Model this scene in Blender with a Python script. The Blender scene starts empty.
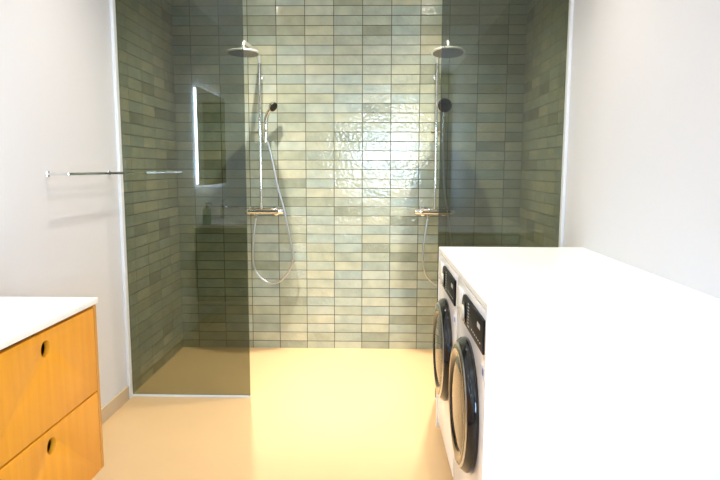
import bpy, bmesh, math, random
from mathutils import Vector, Matrix, Euler
random.seed(7)
S = bpy.context.scene
COL = S.collection
PI = math.pi

# ------------------------------------------------------------------ place
H = 1.3153                       # eye height
XL, XR = -1.406, 1.037           # painted side walls
G = 3.282                        # line of the glass screens
D = 4.236                        # tiled back wall
YB = -1.6                        # wall behind the viewer
ZC = 2.585                       # ceiling
TW, TH = 0.2, 0.0659             # tile pitch

# ------------------------------------------------------------------ materials
class N:
    def __init__(s, name):
        s.m = bpy.data.materials.new(name); s.m.use_nodes = True
        s.t = s.m.node_tree; s.t.nodes.clear()
        s.out = s.t.nodes.new('ShaderNodeOutputMaterial')
    def n(s, typ, **kw):
        o = s.t.nodes.new('ShaderNode' + typ)
        for k, v in kw.items():
            if k in o.inputs: o.inputs[k].default_value = v
            else: setattr(o, k, v)
        return o
    def l(s, a, b): s.t.links.new(a, b)
    def math(s, op, a, b=None):
        o = s.n('Math', operation=op)
        for i, v in enumerate((a, b)):
            if v is None: continue
            if isinstance(v, (int, float)): o.inputs[i].default_value = v
            else: s.l(v, o.inputs[i])
        return o.outputs[0]
    def bsdf(s, color, rough=.5, metal=0, **kw):
        b = s.n('BsdfPrincipled', Roughness=rough, Metallic=metal)
        if isinstance(color, tuple): b.inputs['Base Color'].default_value = (*color, 1)
        else: s.l(color, b.inputs['Base Color'])
        for k, v in kw.items(): b.inputs[k.replace('_', ' ')].default_value = v
        s.l(b.outputs[0], s.out.inputs[0]); return b

def plain(name, color, rough=.5, metal=0, noise=0.0, scale=30, bump=0.0, **kw):
    """solid colour with a light procedural mottle / bump"""
    k = N(name)
    tc = k.n('TexCoord')
    nz = k.n('TexNoise', Scale=scale, Detail=4.0)
    k.l(tc.outputs['Object'], nz.inputs['Vector'])
    mx = k.n('MixRGB', blend_type='MIX')
    mx.inputs[1].default_value = (*[c * (1 - noise) for c in color], 1)
    mx.inputs[2].default_value = (*[min(1, c * (1 + noise)) for c in color], 1)
    k.l(nz.outputs['Fac'], mx.inputs[0])
    b = k.bsdf(mx.outputs[0], rough, metal, **kw)
    if bump:
        bp = k.n('Bump', Strength=bump, Distance=.002)
        k.l(nz.outputs['Fac'], bp.inputs['Height']); k.l(bp.outputs[0], b.inputs['Normal'])
    return k.m

def emit(name, color, strength):
    k = N(name); e = k.n('Emission', Strength=strength); e.inputs[0].default_value = (*color, 1)
    k.l(e.outputs[0], k.out.inputs[0]); return k.m

def tile_mat(name, axis, u0, z0, stagger, ramp):
    """hand-glazed 20 x 6.6 cm wall tiles: own tone, own tilt and a wavy glaze per tile"""
    k = N(name)
    geo = k.n('NewGeometry'); sp = k.n('SeparateXYZ'); k.l(geo.outputs['Position'], sp.inputs[0])
    u = k.math('DIVIDE', k.math('SUBTRACT', sp.outputs[axis], u0), TW)
    v = k.math('DIVIDE', k.math('SUBTRACT', sp.outputs[2], z0), TH)
    row = k.math('FLOOR', v)
    if stagger:
        u = k.math('ADD', u, k.math('MULTIPLY', k.math('MODULO', k.math('ADD', row, 100), 2), .5))
    col = k.math('FLOOR', u)
    fu = k.math('SUBTRACT', u, col); fv = k.math('SUBTRACT', v, row)
    cid = k.n('CombineXYZ'); k.l(col, cid.inputs[0]); k.l(row, cid.inputs[1])
    wn = k.n('TexWhiteNoise', noise_dimensions='3D'); k.l(cid.outputs[0], wn.inputs['Vector'])
    wc = k.n('SeparateColor'); k.l(wn.outputs['Color'], wc.inputs[0])
    cr = k.n('ValToRGB'); cr.color_ramp.interpolation = 'LINEAR'
    els = cr.color_ramp.elements
    while len(els) < len(ramp): els.new(.5)
    for i, c in enumerate(ramp):
        els[i].position = i / (len(ramp) - 1); els[i].color = (*c, 1)
    k.l(wc.outputs[0], cr.inputs[0])
    # cloudy glaze inside each tile
    nz = k.n('TexNoise', Scale=9.0, Detail=3.0); nz.noise_dimensions = '4D'
    k.l(geo.outputs['Position'], nz.inputs['Vector']); k.l(k.math('MULTIPLY', wc.outputs[1], 9), nz.inputs['W'])
    hue = k.n('MixRGB', blend_type='MULTIPLY'); hue.inputs[0].default_value = .55
    g2 = k.n('ValToRGB'); g2.color_ramp.elements[0].color = (.62, .66, .62, 1); g2.color_ramp.elements[1].color = (1.2, 1.15, 1.05, 1)
    g2.color_ramp.elements[0].position = .3; g2.color_ramp.elements[1].position = .7
    k.l(nz.outputs['Fac'], g2.inputs[0]); k.l(cr.outputs[0], hue.inputs[1]); k.l(g2.outputs[0], hue.inputs[2])
    # distance to the joint, in metres
    du = k.math('MULTIPLY', k.math('MINIMUM', fu, k.math('SUBTRACT', 1.0, fu)), TW)
    dv = k.math('MULTIPLY', k.math('MINIMUM', fv, k.math('SUBTRACT', 1.0, fv)), TH)
    d = k.math('MINIMUM', du, dv)
    mr = k.n('MapRange'); mr.inputs['From Min'].default_value = .0013; mr.inputs['From Max'].default_value = .0029
    k.l(d, mr.inputs['Value'])
    mix = k.n('MixRGB'); k.l(mr.outputs[0], mix.inputs[0])
    mix.inputs[1].default_value = (.060, .050, .032, 1); k.l(hue.outputs[0], mix.inputs[2])
    b = k.bsdf(mix.outputs[0], .1)
    b.inputs['IOR'].default_value = 1.5
    ro = k.n('MapRange'); ro.inputs['To Min'].default_value = .7; ro.inputs['To Max'].default_value = .11
    k.l(mr.outputs[0], ro.inputs['Value']); k.l(ro.outputs[0], b.inputs['Roughness'])
    # relief
    wav = k.n('TexNoise', Scale=46.0, Detail=1.0); wav.noise_dimensions = '4D'
    k.l(geo.outputs['Position'], wav.inputs['Vector']); k.l(k.math('MULTIPLY', wc.outputs[2], 20), wav.inputs['W'])
    tilt = k.math('ADD',
        k.math('MULTIPLY', k.math('MULTIPLY', k.math('SUBTRACT', fu, .5), k.math('SUBTRACT', wc.outputs[1], .5)), .0032),
        k.math('MULTIPLY', k.math('MULTIPLY', k.math('SUBTRACT', fv, .5), k.math('SUBTRACT', wc.outputs[2], .5)), .0022))
    hgt = k.math('ADD', k.math('MULTIPLY', wav.outputs['Fac'], k.math('ADD', .0008, k.math('MULTIPLY', wc.outputs[1], .0030))), tilt)
    hgt = k.math('ADD', hgt, k.math('MULTIPLY', mr.outputs[0], .0012))
    bp = k.n('Bump', Strength=1.0, Distance=1.0)
    k.l(hgt, bp.inputs['Height']); k.l(bp.outputs[0], b.inputs['Normal'])
    return k.m

def wood_mat(name, c1, c2, rough=.38):
    k = N(name); tc = k.n('TexCoord'); mp = k.n('Mapping'); mp.inputs['Scale'].default_value = (14, 14, .9)
    k.l(tc.outputs['Object'], mp.inputs[0])
    nz = k.n('TexNoise', Scale=2.2, Detail=6.0, Roughness=.6); k.l(mp.outputs[0], nz.inputs['Vector'])
    cr = k.n('ValToRGB'); cr.color_ramp.elements[0].position = .3; cr.color_ramp.elements[1].position = .72
    cr.color_ramp.elements[0].color = (*c1, 1); cr.color_ramp.elements[1].color = (*c2, 1)
    k.l(nz.outputs['Fac'], cr.inputs[0]); b = k.bsdf(cr.outputs[0], rough)
    bp = k.n('Bump', Strength=.08, Distance=.001); k.l(nz.outputs['Fac'], bp.inputs['Height']); k.l(bp.outputs[0], b.inputs['Normal'])
    return k.m

def glass_mat(name, tint, ior=1.5, rough=0.0):
    """pane: mirror reflection by Fresnel on the face the ray enters, tint for what passes"""
    k = N(name)
    geo = k.n('NewGeometry'); fr = k.n('Fresnel', IOR=ior)
    front = k.math('SUBTRACT', 1.0, geo.outputs['Backfacing'])
    f = k.math('MULTIPLY', fr.outputs[0], front)
    tr = k.n('BsdfTransparent'); gl = k.n('BsdfGlossy', Roughness=rough)
    cm = k.n('MixRGB'); cm.inputs[1].default_value = (1, 1, 1, 1); cm.inputs[2].default_value = (*tint, 1)
    k.l(front, cm.inputs[0]); k.l(cm.outputs[0], tr.inputs[0])
    mx = k.n('MixShader'); k.l(f, mx.inputs[0]); k.l(tr.outputs[0], mx.inputs[1]); k.l(gl.outputs[0], mx.inputs[2])
    k.l(mx.outputs[0], k.out.inputs[0]); return k.m

RAMP = [(.27, .30, .23), (.43, .45, .34), (.33, .38, .32), (.48, .48, .36), (.34, .41, .37), (.45, .48, .40)]
RAMP_S = [(.24, .26, .18), (.46, .46, .33), (.33, .37, .28), (.52, .51, .37), (.35, .40, .33), (.43, .45, .35)]
M = dict(
    paint=plain('white_wall_paint', (.675, .675, .695), .7, noise=.012, scale=60, bump=.04),
    ceil=plain('white_ceiling_paint', (.90, .90, .90), .8, noise=.01),
    floor=plain('beige_poured_resin', (.655, .43, .215), .42, noise=.03, scale=5, bump=.02),
    skirt=plain('beige_resin_skirting', (.56, .44, .30), .5, noise=.02, scale=8),
    trim=plain('white_lacquered_profile', (.72, .73, .73), .35, noise=.01),
    tileB=tile_mat('green_glazed_tiles_stacked', 0, -.884, .0545, False, RAMP),
    tileS=tile_mat('olive_glazed_tiles_stacked', 1, 4.236, .0545, False, RAMP_S),
    glass=glass_mat('smoked_screen_glass', (.245, .272, .222), 1.62),
    pane=glass_mat('clear_window_glass', (.97, .98, .97), 1.45),
    chrome=plain('polished_chrome', (.78, .78, .77), .07, 1, noise=.01),
    satin=plain('satin_chrome', (.90, .89, .86), .38, 1, noise=.01),
    steel=plain('brushed_steel', (.62, .62, .62), .28, 1, noise=.05, scale=80),
    nozzle=plain('grey_silicone_spray_plate', (.20, .205, .20), .35, noise=.05, scale=60),
    blackrub=plain('black_rubber', (.012, .012, .013), .45, noise=.05),
    blackgl=plain('black_gloss_plastic', (.008, .008, .009), .06, noise=.02),
    blackmt=plain('black_panel_film', (.006, .006, .007), .5, noise=.02, **{'Specular_IOR_Level': .15}),
    white=plain('white_laminate', (.90, .90, .89), .28, noise=.008),
    applw=plain('white_appliance_enamel', (.90, .90, .93), .22, noise=.008),
    wood=wood_mat('orange_oiled_birch', (.72, .285, .014), (.82, .345, .020)),
    woodedge=wood_mat('birch_ply_edge', (.50, .215, .03), (.66, .30, .05)),
    woodin=wood_mat('drawer_inside_birch', (.30, .14, .04), (.42, .20, .06), .6),
    solid=plain('white_solid_surface', (.88, .87, .82), .22, noise=.01),
    mirror=plain('silvered_mirror', (.86, .88, .87), .01, 1),
    led=emit('cool_led_strip', (.62, .82, 1.0), 75),
    lens=emit('warm_downlight_lens', (1.0, .86, .66), 90),
    teal=plain('teal_ceramic_glaze', (.06, .36, .39), .15, noise=.05),
    dial=plain('champagne_dial_cap', (.66, .60, .48), .35, 0, noise=.02),
    mark=plain('pale_grey_print', (.55, .55, .55), .5),
    sticker=plain('blue_sticker_print', (.06, .10, .34), .4),
    stickpale=plain('pale_sticker_paper', (.62, .68, .85), .45),
    drumglass=glass_mat('dark_door_glass', (.42, .45, .50), 1.6),
    door=plain('dark_grey_added_paint', (.05, .05, .05), .4, noise=.03),  # for the added door and the added sheet on the vanity end
    frame=plain('white_window_frame', (.85, .86, .86), .35),
)

# ------------------------------------------------------------------ mesh helpers (world coordinates in, parts stored relative to their thing)
def B(): return bmesh.new()
def box(bm, x0, x1, y0, y1, z0, z1, bev=0, seg=2):
    r = bmesh.ops.create_cube(bm, size=1)
    vs = r['verts']
    for v in vs:
        v.co = Vector(((x0 + x1) / 2 + v.co.x * (x1 - x0), (y0 + y1) / 2 + v.co.y * (y1 - y0), (z0 + z1) / 2 + v.co.z * (z1 - z0)))
    if bev:
        es = list({e for v in vs for e in v.link_edges})
        bmesh.ops.bevel(bm, geom=es, offset=bev, segments=seg, profile=.5, affect='EDGES')
def lathe(bm, prof, origin, axis, seg=48, cap=True):
    """prof: (radius, distance along axis) pairs"""
    a = Vector(axis).normalized(); q = a.to_track_quat('Z', 'Y'); o = Vector(origin)
    rings = []
    for r, h in prof:
        if r < 1e-6: rings.append([bm.verts.new(o + a * h)])
        else: rings.append([bm.verts.new(o + q @ Vector((r * math.cos(2 * PI * i / seg), r * math.sin(2 * PI * i / seg), h))) for i in range(seg)])
    for A, C in zip(rings, rings[1:]):
        for i in range(seg):
            j = (i + 1) % seg
            f = [A[i] if len(A) > 1 else A[0], A[j] if len(A) > 1 else A[0], C[j] if len(C) > 1 else C[0], C[i] if len(C) > 1 else C[0]]
            u = []
            for v in f:
                if v not in u: u.append(v)
            if len(u) > 2: bm.faces.new(u)
    if cap:
        for R, rev in ((rings[0], True), (rings[-1], False)):
            if len(R) > 1: bm.faces.new(R[::-1] if rev else R)
def cyl(bm, p, q, r, r2=None, seg=24):
    p, q = Vector(p), Vector(q); lathe(bm, [(r, 0), (r if r2 is None else r2, (q - p).length)], p, q - p, seg)
def spline(pts, n=10):
    P = [Vector(p) for p in pts]; P = [P[0] * 2 - P[1]] + P + [P[-1] * 2 - P[-2]]; out = []
    for i in range(1, len(P) - 2):
        a, b, c, d = P[i - 1:i + 3]
        for k in range(n):
            t = k / n
            out.append(.5 * (2 * b + (c - a) * t + (2 * a - 5 * b + 4 * c - d) * t * t + (3 * b - a - 3 * c + d) * t ** 3))
    return out + [P[-2]]
def fillet(pts, r, n=8):
    P = [Vector(p) for p in pts]; out = [P[0]]
    for a, b, c in zip(P, P[1:], P[2:]):
        d1, d2 = (a - b).normalized(), (c - b).normalized(); s, e = b + d1 * r, b + d2 * r
        for k in range(n + 1):
            t = k / n; out.append(s * (1 - t) ** 2 + b * 2 * t * (1 - t) + e * t * t)
    return out + [P[-1]]
def tube(bm, pts, r, seg=14):
    P = [Vector(p) for p in pts]; R = r if isinstance(r, (list, tuple)) else [r] * len(P)
    t0 = (P[1] - P[0]).normalized(); up = Vector((0, 0, 1)) if abs(t0.z) < .9 else Vector((1, 0, 0))
    nrm = (up - t0 * up.dot(t0)).normalized(); rings = []
    for i, p in enumerate(P):
        t = (P[min(i + 1, len(P) - 1)] - P[max(i - 1, 0)]).normalized()
        nrm = (nrm - t * nrm.dot(t)).normalized(); bn = t.cross(nrm)
        rings.append([bm.verts.new(p + (nrm * math.cos(2 * PI * k / seg) + bn * math.sin(2 * PI * k / seg)) * R[i]) for k in range(seg)])
    for A, C in zip(rings, rings[1:]):
        for k in range(seg):
            j = (k + 1) % seg; bm.faces.new((A[k], A[j], C[j], C[k]))
    bm.faces.new(rings[0][::-1]); bm.faces.new(rings[-1])
def plate(bm, outer, holes, thick, mat4, bev=0):
    """flat plate with holes: 2-D outlines filled and extruded, then placed by mat4"""
    cu = bpy.data.curves.new('outline', 'CURVE'); cu.dimensions = '2D'; cu.fill_mode = 'BOTH'
    cu.extrude = thick / 2 - bev; cu.bevel_depth = bev; cu.bevel_resolution = 1; cu.offset = -bev
    for pts in [outer] + holes:
        s = cu.splines.new('POLY'); s.points.add(len(pts) - 1); s.use_cyclic_u = True
        for p, c in zip(s.points, pts): p.co = (c[0], c[1], 0, 1)
    o = bpy.data.objects.new('outline', cu); COL.objects.link(o)
    bpy.context.view_layer.update()
    me = bpy.data.meshes.new_from_object(o.evaluated_get(bpy.context.evaluated_depsgraph_get()))
    me.transform(mat4); bm.from_mesh(me)
    bpy.data.objects.remove(o); bpy.data.curves.remove(cu); bpy.data.meshes.remove(me)
def circle(cx, cy, r, n=40): return [(cx + r * math.cos(2 * PI * i / n), cy + r * math.sin(2 * PI * i / n)) for i in range(n)]
def rect(x0, x1, y0, y1, r=0, n=6):
    if not r: return [(x0, y0), (x1, y0), (x1, y1), (x0, y1)]
    o = []
    for cx, cy, a in ((x1 - r, y0 + r, -90), (x1 - r, y1 - r, 0), (x0 + r, y1 - r, 90), (x0 + r, y0 + r, 180)):
        for k in range(n + 1):
            t = math.radians(a + 90 * k / n); o.append((cx + r * math.cos(t), cy + r * math.sin(t)))
    return o

def wloc(o):
    v = Vector((0, 0, 0))
    while o: v += o.location; o = o.parent
    return v
def obj(name, bm, mat, parent=None, smooth=35, label=None, base=None):
    o_ = wloc(parent) if parent else (Vector(base) if base else Vector((0, 0, 0)))
    for v in bm.verts: v.co -= o_
    bmesh.ops.remove_doubles(bm, verts=bm.verts, dist=1e-6)
    bmesh.ops.recalc_face_normals(bm, faces=bm.faces)
    me = bpy.data.meshes.new(name); bm.to_mesh(me); bm.free(); me.materials.append(mat)
    if smooth:
        for p in me.polygons: p.use_smooth = True
        me.set_sharp_from_angle(angle=math.radians(smooth))
    ob = bpy.data.objects.new(name, me); COL.objects.link(ob)
    if parent: ob.parent = parent
    elif base: ob.location = base
    if label: ob['label'] = label
    return ob
def thing(name, label, cat, loc, group=None):
    o = bpy.data.objects.new(name, None); o.empty_display_size = .1; COL.objects.link(o); o.location = loc
    o['label'] = label; o['category'] = cat
    if group: o['group'] = group
    return o
def struct(name, bm, mat, parent=None, smooth=0, label=None):
    o = obj(name, bm, mat, parent, smooth)
    if not parent: o['kind'] = 'structure'
    if label: o['label'] = label
    return o
def dup(root, loc, label):
    r = root.copy(); COL.objects.link(r); r.location = loc; r['label'] = label
    for ch in list(root.children):
        c = ch.copy(); COL.objects.link(c); c.parent = r
        for g in list(ch.children):
            e = g.copy(); COL.objects.link(e); e.parent = c
    return r
YZ = lambda x: Matrix(((0, 0, 1, x), (1, 0, 0, 0), (0, 1, 0, 0), (0, 0, 0, 1)))   # plate's (u,v) -> (y,z), centred on plane x
XZ = lambda y: Matrix(((1, 0, 0, 0), (0, 0, 1, y), (0, 1, 0, 0), (0, 0, 0, 1)))
XY = lambda z: Matrix(((1, 0, 0, 0), (0, 1, 0, 0), (0, 0, 1, z), (0, 0, 0, 1)))

# ------------------------------------------------------------------ the room
T = .12
b = B(); box(b, XL - T, XR + T, YB - T, D + T, -.15, 0); struct('floor', b, M['floor'])
b = B(); box(b, XL - T, XR + T, YB - T, D + T, ZC, ZC + .12); struct('ceiling', b, M['ceil'])
b = B(); box(b, XL - T, XL, YB - T, G - .008, -.1, ZC); struct('wall_left', b, M['paint'])
b = B(); box(b, XR, XR + T, YB - T, G - .008, -.1, ZC); struct('wall_right', b, M['paint'])
b = B(); box(b, XL - T, XL, G - .008, D + T, -.1, ZC); struct('wall_shower_left', b, M['tileS'])
b = B(); box(b, XR, XR + T, G - .008, D + T, -.1, ZC); struct('wall_shower_right', b, M['tileS'])
b = B(); box(b, XL, XR, D, D + T, -.1, ZC); struct('wall_back', b, M['tileB'])
# wall behind the viewer with its window opening
wx0, wx1, wz0, wz1 = -.30, .80, .95, 2.08
b = B(); plate(b, rect(XL, XR, -.1, ZC), [rect(wx0, wx1, wz0, wz1)], T, XZ(YB - T / 2)); struct('wall_front', b, M['paint'])
w = bpy.data.objects.new('window_1', None); COL.objects.link(w); w.location = ((wx0 + wx1) / 2, YB - .06, wz0); w['kind'] = 'structure'
b = B(); mx_ = (wx0 + wx1) / 2
plate(b, rect(wx0, wx1, wz0, wz1), [rect(wx0 + .05, mx_ - .025, wz0 + .05, wz1 - .05), rect(mx_ + .025, wx1 - .05, wz0 + .05, wz1 - .05)], .06, XZ(YB - .06))
struct('window_frame', b, M['frame'], w)
b = B(); box(b, wx0 + .05, wx1 - .05, YB - .068, YB - .062, wz0 + .05, wz1 - .05); struct('window_pane', b, M['pane'], w)
d = bpy.data.objects.new('added_door_1', None); COL.objects.link(d); d.location = (-.80, YB, 0); d['kind'] = 'structure'  # unseen door, added so the mirror has something dark to reflect
b = B(); plate(b, rect(-1.24, -.36, .001, 2.26), [rect(-1.19, -.41, .0005, 2.21)], .03, XZ(YB + .016)); struct('added_door_frame', b, M['trim'], d)
b = B(); box(b, -1.187, -.413, YB + .002, YB + .022, .008, 2.207, .002); struct('added_door_leaf', b, M['door'], d)
b = B(); cyl(b, (-.47, YB + .022, 1.02), (-.47, YB + .065, 1.02), .009); tube(b, [(-.47, YB + .06, 1.02), (-.59, YB + .06, 1.02)], .009); struct('added_door_handle', b, M['steel'], d)
# trims and skirting
for side, x, s in (('left', XL, 1), ('right', XR, -1)):
    b = B()
    x1 = x + s * .018
    box(b, min(x, x1), max(x, x1), G - .046, G - .010, 0, ZC - .001, .003)
    struct('trim_' + side, b, M['trim'])
b = B(); box(b, XL, XL + .012, YB, G - .048, 0, .08, .002); struct('baseboard_left', b, M['skirt'])
b = B(); box(b, XR - .012, XR, YB, 1.66, 0, .08, .002); struct('baseboard_right', b, M['skirt'])

# ------------------------------------------------------------------ shower screens
def screen(x0, x1, label, free):
    t = thing('shower_screen', label, 'glass screen', ((x0 + x1) / 2, G, 0), 'tinted glass shower screens')
    b = B(); box(b, x0, x1, G - .005, G + .005, .012, 2.40, .0008, 1); obj('glass_pane', b, M['glass'], t, 0)
    b = B(); box(b, x0, x1, G - .009, G + .009, 0.0005, .012, .001); obj('bottom_seal', b, M['trim'], t, 0, label='white sealing strip along the foot of the pane')
    return t
screen(XL + .002, -.7075, 'tall smoked glass shower screen on the left, next to the towel rail wall', 1)
screen(.357, XR - .002, 'tall smoked glass shower screen on the right, behind the white washing machine cabinet', 0)

# ------------------------------------------------------------------ shower sets
def shower(xr, xh, xm, label, hand, tilt):
    YR = D - .055
    t = thing('shower_set', label, 'shower', (xr, D, 1.0), 'chrome thermostatic shower columns')
    zm = 1.014
    # mixer
    b = B(); cyl(b, (xm - .085, YR - .005, zm), (xm + .085, YR - .005, zm), .0205, seg=32)
    box(b, xm - .10, xm + .10, YR - .035, D - .02, zm + .015, zm + .022, .003)
    cyl(b, (xr, YR, zm + .01), (xr, YR, zm + .05), .013)
    mixer = obj('mixer_bar', b, M['chrome'], t)
    for s in (-1, 1):
        b = B(); x0 = xm + s * .086
        lathe(b, [(.0195, 0), (.0225, .004), (.0225, .048), (.019, .053), (0, .053)], (x0, YR - .005, zm), (s, 0, 0), 28)
        cyl(b, (x0 + s * .012, YR - .005, zm + .02), (x0 + s * .012, YR - .005, zm + .034), .006, seg=12)
        obj('mixer_knob', b, M['chrome'], mixer)
        b = B(); x1 = xm + s * .075
        lathe(b, [(.033, 0), (.033, .006), (.027, .014), (.016, .018), (.016, .040)], (x1, D, zm - .004), (0, -1, 0), 28)
        obj('wall_flange', b, M['chrome'], mixer)
    # riser and overhead arm in one bent tube
    yh = 3.805
    b = B(); tube(b, [(xr, YR, zm + .045), (xr, YR, 1.5), (xr, YR, 2.04)], .0105, 16); obj('riser_rail', b, M['chrome'], t)
    b = B(); tube(b, fillet([(xr, YR, 2.03), (xr, YR, 2.102), (xh, yh, 2.102), (xh, yh, 2.051)], .04), .0108, 16)
    obj('overhead_arm', b, M['satin'], t)
    b = B(); cyl(b, (xr, YR, 1.93), (xr, YR, 1.965), .0135)
    cyl(b, (xr, YR, 1.945), (xr, D, 1.945), .008); lathe(b, [(.02, 0), (.02, .006), (.012, .01)], (xr, D, 1.945), (0, -1, 0))
    obj('wall_bracket', b, M['chrome'], t)
    # rain head
    b = B(); lathe(b, [(.100, 0), (.106, .003), (.106, .007), (.100, .011), (.03, .015), (.018, .03), (.016, .03), (0, .03)], (xh, yh, 2.026), (0, 0, 1), 56)
    tm = Matrix.Translation((xh, yh, 2.056)) @ Matrix.Rotation(-math.radians(tilt), 4, 'X') @ Matrix.Translation((-xh, -yh, -2.056)); bmesh.ops.transform(b, matrix=tm, verts=b.verts)
    rh = obj('rain_head', b, M['satin'], t)
    b = B(); lathe(b, [(.094, 0), (.094, .004)], (xh, yh, 2.0235), (0, 0, 1), 48)
    for ring, n in ((.02, 8), (.042, 16), (.064, 24), (.084, 30)):
        for i in range(n):
            a = 2 * PI * i / n; p = (xh + ring * math.cos(a), yh + ring * math.sin(a))
            cyl(b, (*p, 2.0215), (*p, 2.024), .0022, seg=6)
    bmesh.ops.transform(b, matrix=tm, verts=b.verts)
    obj('nozzle_plate', b, M['nozzle'], rh)
    # slider
    zh = 1.567; s = 1
    b = B(); cyl(b, (xr, YR, zh - .022), (xr, YR, zh + .022), .017)
    cyl(b, (xr - .035, YR, zh), (xr - .012, YR, zh), .013); hx = xr + .045
    cyl(b, (xr + .01, YR, zh), (hx, YR - .025, zh), .010); lathe(b, [(.013, -.018), (.0165, .018)], (hx, YR - .028, zh), (0, -.2, 1))
    obj('slider', b, M['chrome'], t)
    # hand shower
    hy = YR - .03
    if hand == 'side':
        pts = spline([(hx - .002, hy, zh - .05), (hx, hy, zh + .03), (hx + .004, hy - .004, zh + .085), (hx + .022, hy - .015, zh + .13), (hx + .05, hy - .03, zh + .165)], 6)
        hd, dr, rad = Vector((hx + .055, hy - .032, zh + .168)), Vector((.72, -.45, -.52)), .035
    else:
        pts = spline([(hx - .002, hy, zh - .05), (hx, hy, zh + .03), (hx + .001, hy - .006, zh + .10), (hx + .004, hy - .012, zh + .16)], 7)
        hd, dr, rad = Vector((hx + .004, hy - .022, zh + .178)), Vector((-.12, -1, -.32)), .050
    b = B(); n = len(pts); tube(b, pts, [.0105 + .004 * math.sin(PI * i / (n - 1)) for i in range(n)], 16)
    d = dr.normalized()
    lathe(b, [(0, -.022), (rad * .45, -.02), (rad * .85, -.010), (rad, .004), (rad * .97, .010)], hd, d, 40)
    hs = obj('hand_shower', b, M['chrome'], t)
    b = B(); lathe(b, [(rad * .93, 0), (rad * .93, .006), (rad * .85, .008), (0, .008)], hd + d * .006, d, 40)
    obj('spray_face', b, M['blackrub'], hs, label='black spray face of the hand shower')
    # hose
    e = pts[0]
    if hand == 'side':
        hp = [e, (-.726, hy, 1.45), (-.674, YR - .02, 1.185), (-.633, YR - .02, 1.03), (-.587, YR - .02, .789), (-.574, YR - .02, .667), (-.618, YR - .02, .566), (-.683, YR - .02, .507), (-.762, YR - .02, .507), (-.840, YR - .02, .586), (-.859, YR - .02, .694), (-.849, YR - .015, .852), (-.832, YR - .007, zm - .03)]
    else:
        hp = [e, (e.x + .004, hy, 1.44), (.49, YR - .02, 1.18), (.525, YR - .02, .95), (.56, YR - .02, .68), (.55, YR - .02, .57), (.50, YR - .02, .505), (.452, YR - .02, .493), (.384, YR - .02, .547), (.358, YR - .02, .615), (.350, YR - .02, .694), (.355, YR - .015, .794), (.380, YR - .007, zm - .03)]
    hp = [Vector(p) for p in hp]
    b = B(); tube(b, spline(hp, 12), .0065, 12); obj('hose', b, M['steel'], t)
    b = B(); cyl(b, hp[-1] + Vector((0, 0, -.02)), hp[-1] + Vector((0, 0, .02)), .0105, seg=16); obj('hose_nut', b, M['chrome'], t)
    b = B(); cyl(b, e + Vector((0, 0, -.02)), e + Vector((0, 0, .012)), .0105, seg=16); obj('hose_nut', b, M['chrome'], t)
    return t
shower(-.795, -.821, -.776, 'chrome shower column with sideways hand shower, left one, at the edge of the glass', 'side', 2)
shower(.4285, .455, .427, 'chrome shower column with black-faced hand shower, right one, above the white cabinet', 'front', 7)

# ------------------------------------------------------------------ towel rail
t = thing('towel_rail', 'slim chrome towel rail on the white left wall', 'towel rail', (XL, 2.83, 1.2885))
b = B(); box(b, -1.319, -1.307, 2.525, 3.150, 1.2825, 1.2945, .0015); obj('rail', b, M['chrome'], t, 0)
for y in (2.535, 3.13):
    b = B(); box(b, XL, -1.319, y - .006, y + .006, 1.2825, 1.2945, .001); box(b, XL, XL + .006, y - .011, y + .011, 1.2775, 1.2995, .001)
    obj('wall_post', b, M['chrome'], t, 0)

# ------------------------------------------------------------------ vanity
XV = XL + .0005
xv, yv0, yv1, zt, zb = -.9507, .70, 1.978, .874, .2654
t = thing('vanity_unit', 'wall-hung orange birch vanity with round finger holes and white worktop, at the left wall', 'vanity', (XV, (yv0 + yv1) / 2, zb))
zu = zt - .020
ye, th = yv1 - .008, .018
b = B()
for y in (yv0 + .008, ye - th): box(b, XV, xv, y, y + th, zb, zu - .004, .0008, 1)
box(b, XV, xv - .022, yv0 + .026, ye - th, zb, zb + .018)
for y in (yv0 + .026, ye - th - .30): box(b, XV, xv - .022, y, y + .30, zu - .022, zu - .004)   # top rails either side of the basin
box(b, XV, XV + .012, yv0 + .026, ye - th, zb + .018, zu - .022)
ym = (yv0 + yv1) / 2; box(b, XV + .012, xv - .022, ym - .009, ym + .009, zb + .018, zt - .13)
obj('carcass', b, M['woodedge'], t, 0)
b = B(); box(b, XV + .001, xv - .004, ye + .0002, ye + .0022, zb + .002, zu - .004); obj('added_end_sheet', b, M['door'], t, 0, label='thin dark grey sheet added over the vanity end, facing the shower')  # dark sheet added over the birch so the end reflects dark in the glass
b = B(); box(b, XV + .012, XV + .022, yv0 + .10, ym - .02, zb + .30, zb + .36); obj('mounting_rail', b, M['steel'], t, 0)
zg = .5501
for (a, c, hy) in ((ym + .0015, ye - th - .002, 1.652), (yv0 + .028, ym - .0015, 1.03)):
    for (z0, z1, hz) in ((zg + .003, zu - .012, .792), (zb, zg - .003, .496)):
        b = B(); plate(b, rect(a, c, z0, z1), [circle(hy, hz, .0250)], .018, YZ(xv - .0095), .0008)
        dr = obj('drawer_front', b, M['wood'], t, 30)
        b = B()
        zt_ = min(z1 - .01, zu - .03)
        plate(b, rect(a + .012, c - .012, z0 + .03, zt_), [], .012, YZ(xv - .060))
        box(b, XV + .06, xv - .020, a + .012, c - .012, z0 + .022, z0 + .03)
        obj('drawer_box', b, M['woodin'], dr, 0)
b = B(); by0, by1, bx0, bx1 = 1.08, 1.56, -1.29, -1.02
plate(b, rect(XV, xv + .004, yv0, yv1), [rect(bx0, bx1, by0, by1, .05)], .020, XY(zt - .010), .0015); wt = obj('worktop', b, M['solid'], t, 30)
b = B(); loops = []
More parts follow.
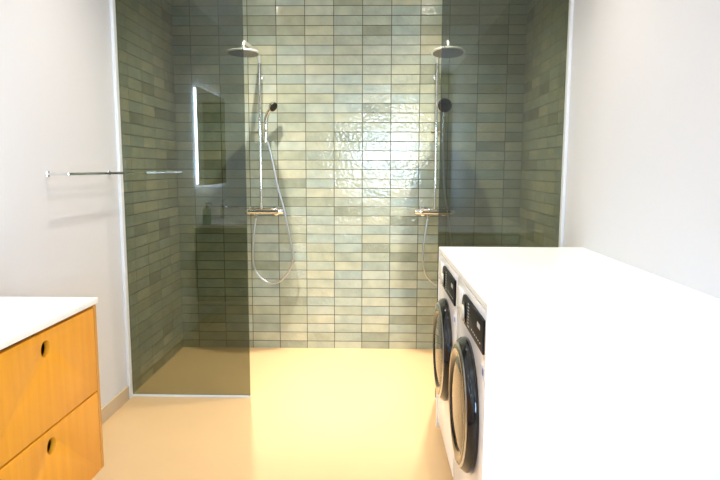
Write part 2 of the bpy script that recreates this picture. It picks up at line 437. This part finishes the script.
for k, (ins, z) in enumerate(((0, zt - .017), (.004, zt - .05), (.012, zt - .08), (.035, zt - .12), (.10, zt - .10))):
    loops.append([b.verts.new((p[0], p[1], z)) for p in rect(bx0 + ins, bx1 - ins, by0 + ins, by1 - ins, max(.02, .05 - ins * .2))])
for A, C in zip(loops, loops[1:]):
    for i in range(len(A)): b.faces.new((A[i], A[(i + 1) % len(A)], C[(i + 1) % len(A)], C[i]))
b.faces.new(loops[-1]); obj('basin', b, M['solid'], wt, 40)
# tap and soap bottle on the worktop
t = thing('basin_tap', 'chrome basin tap on the vanity worktop, seen reflected in the glass', 'tap', (-1.345, 1.32, zt))
b = B(); lathe(b, [(.026, 0), (.026, .006), (.019, .010), (.019, .12), (.017, .125), (0, .125)], (-1.345, 1.32, zt), (0, 0, 1), 32); obj('tap_body', b, M['chrome'], t)
b = B(); tube(b, fillet([(-1.345, 1.32, zt + .09), (-1.20, 1.32, zt + .105), (-1.20, 1.32, zt + .085)], .012), .011); obj('spout', b, M['chrome'], t)
b = B(); tube(b, [(-1.345, 1.32, zt + .124), (-1.345, 1.32, zt + .15), (-1.31, 1.32, zt + .175)], .007); obj('lever', b, M['chrome'], t)
px, py = -1.325, 1.885
t = thing('soap_dispenser', 'small teal pump bottle on the vanity worktop, seen reflected below the mirror', 'soap dispenser', (px, py, zt))
b = B(); lathe(b, [(.030, 0), (.033, .004), (.033, .12), (.029, .108), (.014, .115), (.013, .124)], (px, py, zt), (0, 0, 1), 36); obj('bottle', b, M['teal'], t)
b = B(); lathe(b, [(.015, 0), (.015, .014), (.005, .016), (.005, .04)], (px, py, zt + .122), (0, 0, 1), 24)
cyl(b, (px, py, zt + .160), (px, py, zt + .168), .011); tube(b, fillet([(px, py, zt + .164), (px + .035, py, zt + .166), (px + .042, py, zt + .152)], .008), .0042, 10); obj('pump', b, M['blackrub'], t)

# mirror
ym0, ym1, zm0, zm1 = 1.044, 1.903, 1.1765, 1.944
t = thing('lit_mirror', 'frameless backlit mirror above the vanity, seen reflected in the left glass screen', 'mirror', (XL, (ym0 + ym1) / 2, zm0))
b = B(); box(b, XL + .030, XL + .035, ym0, ym1, zm0, zm1, .001, 1); obj('mirror_glass', b, M['mirror'], t, 0)
b = B(); plate(b, rect(ym0 + .012, ym1 - .012, zm0 + .012, zm1 - .012), [rect(ym0 + .024, ym1 - .024, zm0 + .024, zm1 - .024)], .022, YZ(XL + .0185)); obj('led_strip', b, M['led'], t, 0)
b = B(); box(b, XL, XL + .029, ym0 + .06, ym1 - .06, zm0 + .06, zm1 - .06); obj('mirror_mount', b, M['steel'], t, 0)

# ------------------------------------------------------------------ washing machine cabinet
xc, yn, yf, zc = .325, 1.667, 2.937, .9302
t = thing('appliance_cabinet', 'large white box cabinet around the two washing machines by the right wall', 'cabinet', ((xc + XR) / 2, (yn + yf) / 2, 0))
b = B(); box(b, xc, XR - .001, yn, yf, zc - .019, zc, .0012); obj('cabinet_top', b, M['white'], t, 0)
for y in (yn, yf - .018):
    b = B(); box(b, xc, XR - .001, y, y + .018, 0, zc - .019, .0008, 1); obj('side_panel', b, M['white'], t, 0)

# washing machines (front faces the vanity, towards -x)
def washer(y0, label):
    y1 = y0 + .600; yc = (y0 + y1) / 2; z0, z1 = .055, .902; xf = xc + .004; xb = xf + .58
    t = thing('washing_machine', label, 'washing machine', ((xf + xb) / 2, yc, 0), 'machines in the white cabinet')
    dz = .508; R = .226
    b = B()
    plate(b, rect(y0, y1, z0, z1, .012), [circle(yc, dz, .165, 56)], .020, YZ(xf + .010), .003)
    box(b, xf + .02, xb, y0, y0 + .008, z0, z1); box(b, xf + .02, xb, y1 - .008, y1, z0, z1)
    box(b, xf + .02, xb, y0 + .008, y1 - .008, z1 - .012, z1); box(b, xf + .02, xb, y0 + .008, y1 - .008, z0, z0 + .012)
    box(b, xb - .008, xb, y0 + .008, y1 - .008, z0 + .012, z1 - .012)
    obj('body', b, M['applw'], t, 30)
    # control panel, right of the soap drawer: slanted left end
    zp0, zp1 = .772, .874
    yk = yc + .055
    b = B()
    out = [(y0 + .012, zp1), (y0 + .012, zp0), (yk + .025, zp0)] + [(yk + .025 + .05 * math.sin(a), (zp0 + zp1) / 2 - (zp1 - zp0) / 2 * math.cos(a)) for a in [PI * i / 10 for i in range(1, 10)]] + [(yk + .025, zp1)]
    plate(b, out, [], .008, YZ(xf - .004), .0015); cp = obj('control_panel', b, M['blackmt'], t, 30, label='black control panel')
    random.seed(3)
    xx = xf - .0086
    for r in range(8):          # programme names beside the dial
        z = zp1 - .012 - r * .0108; L = random.uniform(.018, .032)
        b = B(); box(b, xx, xx + .0006, yk - .062 - L, yk - .062, z - .0018, z + .0018); obj('panel_print', b, M['mark'], cp, 0)
    for c in range(6):          # touch keys
        y = y0 + .05 + c * .030
        b = B(); box(b, xx, xx + .0006, y, y + .014, zp0 + .020, zp0 + .0235); obj('key_print', b, M['mark'], cp, 0)
    b = B(); box(b, xx, xx + .0006, y0 + .06, y0 + .11, zp1 - .042, zp1 - .026); obj('display', b, M['mark'], cp, 0)
    zk = (zp0 + zp1) / 2 - .006
    b = B(); lathe(b, [(.037, 0), (.037, .004), (.031, .0065), (0, .0065)], (xf - .008, yk, zk), (-1, 0, 0), 40); dl = obj('dial', b, M['blackgl'], t, label='round programme dial')
    b = B(); lathe(b, [(.0265, 0), (.0265, .006), (.0240, .009), (0, .009)], (xf - .014, yk, zk), (-1, 0, 0), 40); obj('dial_cap', b, M['dial'], dl)
    b = B(); plate(b, rect(yk + .095, y1 - .022, zp0 + .006, zp1 - .004, .012), [], .008, YZ(xf - .002), .002); sd = obj('soap_drawer', b, M['applw'], t, 30)
    b = B(); box(b, xf - .0075, xf - .0058, yk + .11, y1 - .04, zp0 + .018, zp0 + .026, .0006, 1); obj('drawer_grip', b, M['steel'], sd, 0)
    # door: black dished ring, smoked bowl
    b = B()
    lathe(b, [(.150, -.002), (R, -.002), (R + .003, .006), (R + .001, .018), (R - .012, .032), (R - .034, .041), (.178, .040), (.164, .032), (.150, .018), (.150, -.002)], (xf, yc, dz), (-1, 0, 0), 72, cap=False)
    door = obj('door', b, M['blackgl'], t, 50, label='round black-rimmed door')
    b = B(); lathe(b, [(.163, .030), (.146, .035), (.10, .040), (0, .042)], (xf, yc, dz), (-1, 0, 0), 56)
    obj('door_glass', b, M['drumglass'], door, 50)
    b = B(); lathe(b, [(R - .018, .0335), (R - .015, .0350), (R - .020, .0390), (R - .024, .0385)], (xf, yc, dz), (-1, 0, 0), 72, cap=False); obj('door_ring', b, M['steel'], door, 50, label='thin metal ring on the black door')
    b = B(); lathe(b, [(.163, .0), (.163, -.06), (.20, -.08), (.20, -.34), (0, -.35)], (xf, yc, dz), (-1, 0, 0), 48, cap=False)
    obj('drum', b, M['steel'], t, 40)
    for yy in (y0 + .06, y1 - .06):
        for xx_ in (xf + .06, xb - .06):
            b = B(); lathe(b, [(.024, .0), (.024, .012), (.012, .016), (.012, .055)], (xx_, yy, 0), (0, 0, 1), 20); obj('foot', b, M['blackrub'], t)
    b = B(); box(b, xf - .0012, xf + .0002, y0 + .020, y0 + .062, .690, .728); st = obj('energy_sticker', b, M['stickpale'], t, 0, label='pale blue sticker on the front')
    b = B(); box(b, xf - .0016, xf - .0013, y0 + .024, y0 + .044, .702, .722); obj('sticker_print', b, M['sticker'], st, 0)
    b = B(); lathe(b, [(.008, 0), (.008, .0012)], (xf, y0 + .03, .758), (-1, 0, 0), 20); obj('badge', b, M['steel'], t)
    return t
w1 = washer(1.687, 'white washing machine with round black door, nearer one under the cabinet top')
dup(w1, (w1.location.x, w1.location.y + .622, 0), 'white front-loading machine half hidden behind its twin, farther one beside the shower')

# ------------------------------------------------------------------ ceiling downlights
LX, RY = (-.777, -.178, .42), (3.595, 2.53, 1.30)
spots = [(-.777, 3.595), (.42, 3.595)] + [(x, y) for y in RY[1:] for x in LX]
names = {(-.777, 3.595): 'round recessed ceiling spotlight above the left shower column', (.42, 3.595): 'round recessed ceiling spotlight above the right shower column'}
t0 = thing('ceiling_spotlight', '', 'ceiling light', (0, 0, ZC), 'recessed ceiling spotlights')
b = B(); lathe(b, [(.030, -.0005), (.044, -.0005), (.044, -.004), (.041, -.006), (.031, -.004), (.030, -.0005)], (0, 0, ZC), (0, 0, 1), 40, cap=False); obj('trim_ring', b, M['trim'], t0)
b = B(); lathe(b, [(.029, -.0032), (.029, -.0006)], (0, 0, ZC), (0, 0, 1), 32); obj('lens', b, M['lens'], t0)
POW = {3.595: 580, 2.53: 30, 1.30: 20}
CONE = {3.595: 140, 2.53: 150, 1.30: 110}
words = {2.53: 'level with the towel rail', 1.30: 'level with the basin'}
side = {LX[0]: 'on the vanity side', LX[1]: 'in the middle', LX[2]: 'on the cabinet side'}
for i, (x, y) in enumerate(spots):
    lab = names.get((x, y)) or f'round recessed ceiling spotlight {words[y]}, {side[x]}'
    if i == 0: t0.location = (x, y, ZC); t0['label'] = lab
    else: dup(t0, (x, y, ZC), lab)
    l = bpy.data.lights.new('spot_lamp', 'SPOT'); l.energy = POW[y]; l.color = (1.0, .925, .825); l.spot_size = math.radians(CONE[y]); l.spot_blend = 1.0; l.shadow_soft_size = .012
    lo_ = bpy.data.objects.new('spot_lamp', l); COL.objects.link(lo_); lo_.location = (x, y, ZC - .035)
    if y > 3:      # the shower pair are narrow-beam lamps with a soft skirt: intensity falls with 1 / sin^2 of the angle off axis
        l.use_nodes = True; nt = l.node_tree; em = next(n for n in nt.nodes if n.type == 'EMISSION')
        tc = nt.nodes.new('ShaderNodeTexCoord'); sx = nt.nodes.new('ShaderNodeSeparateXYZ'); nt.links.new(tc.outputs['Normal'], sx.inputs[0])
        def mth(op, a, b_):
            q = nt.nodes.new('ShaderNodeMath'); q.operation = op
            for k_, v_ in enumerate((a, b_)):
                if isinstance(v_, (int, float)): q.inputs[k_].default_value = v_
                else: nt.links.new(v_, q.inputs[k_])
            return q.outputs[0]
        s2 = mth('MAXIMUM', mth('SUBTRACT', 1.0, mth('MULTIPLY', sx.outputs[2], sx.outputs[2])), .12)
        nt.links.new(mth('DIVIDE', .0644, s2), em.inputs['Strength'])

# ------------------------------------------------------------------ daylight
GROUND_FILL, SKY = (23, 28, 34), (20, 28, 38)
wd = bpy.data.worlds.new('overcast_daylight'); S.world = wd; wd.use_nodes = True
wt_ = wd.node_tree; bg = wt_.nodes['Background']; bg.inputs[1].default_value = 1.0
tc = wt_.nodes.new('ShaderNodeTexCoord'); sx = wt_.nodes.new('ShaderNodeSeparateXYZ'); rp = wt_.nodes.new('ShaderNodeValToRGB')
wt_.links.new(tc.outputs['Generated'], sx.inputs[0]); mr = wt_.nodes.new('ShaderNodeMapRange'); mr.inputs['From Min'].default_value = -1
wt_.links.new(sx.outputs[2], mr.inputs['Value']); wt_.links.new(mr.outputs[0], rp.inputs[0])
rp.color_ramp.elements[0].position = .47; rp.color_ramp.elements[0].color = (GROUND_FILL[0], GROUND_FILL[1], GROUND_FILL[2], 1)      # made-up ground glow below the horizon, added to lift the ceiling
rp.color_ramp.elements[1].position = .53; rp.color_ramp.elements[1].color = (SKY[0], SKY[1], SKY[2], 1)
wt_.links.new(rp.outputs[0], bg.inputs[0])
l = bpy.data.lights.new('window_portal', 'AREA'); l.shape = 'RECTANGLE'; l.size = wx1 - wx0; l.size_y = wz1 - wz0; l.cycles.is_portal = True
o = bpy.data.objects.new('window_portal', l); COL.objects.link(o); o.location = ((wx0 + wx1) / 2, YB - .13, (wz0 + wz1) / 2); o.rotation_euler = (math.radians(90), 0, 0)   # -Z -> +Y

# ------------------------------------------------------------------ camera
cd = bpy.data.cameras.new('camera'); cam = bpy.data.objects.new('camera', cd); COL.objects.link(cam)
cd.sensor_width = 36; cd.lens = 593.19 / 720 * 36; cd.clip_start = .02
cam.matrix_world = Matrix.Translation((0, 0, H)) @ Matrix.Rotation(math.radians(1.332), 4, 'Z') @ Matrix.Rotation(math.radians(90 - 6.874), 4, 'X') @ Matrix.Rotation(math.radians(.145), 4, 'Z')
S.camera = cam
S.view_settings.view_transform = 'Standard'; S.view_settings.look = 'None'; S.view_settings.gamma = 1; S.view_settings.use_curve_mapping = False
S.view_settings.exposure = 0.0
S.cycles.use_denoising = True
S.cycles.max_bounces = 10; S.cycles.transparent_max_bounces = 12
S.cycles.sample_clamp_indirect = 8
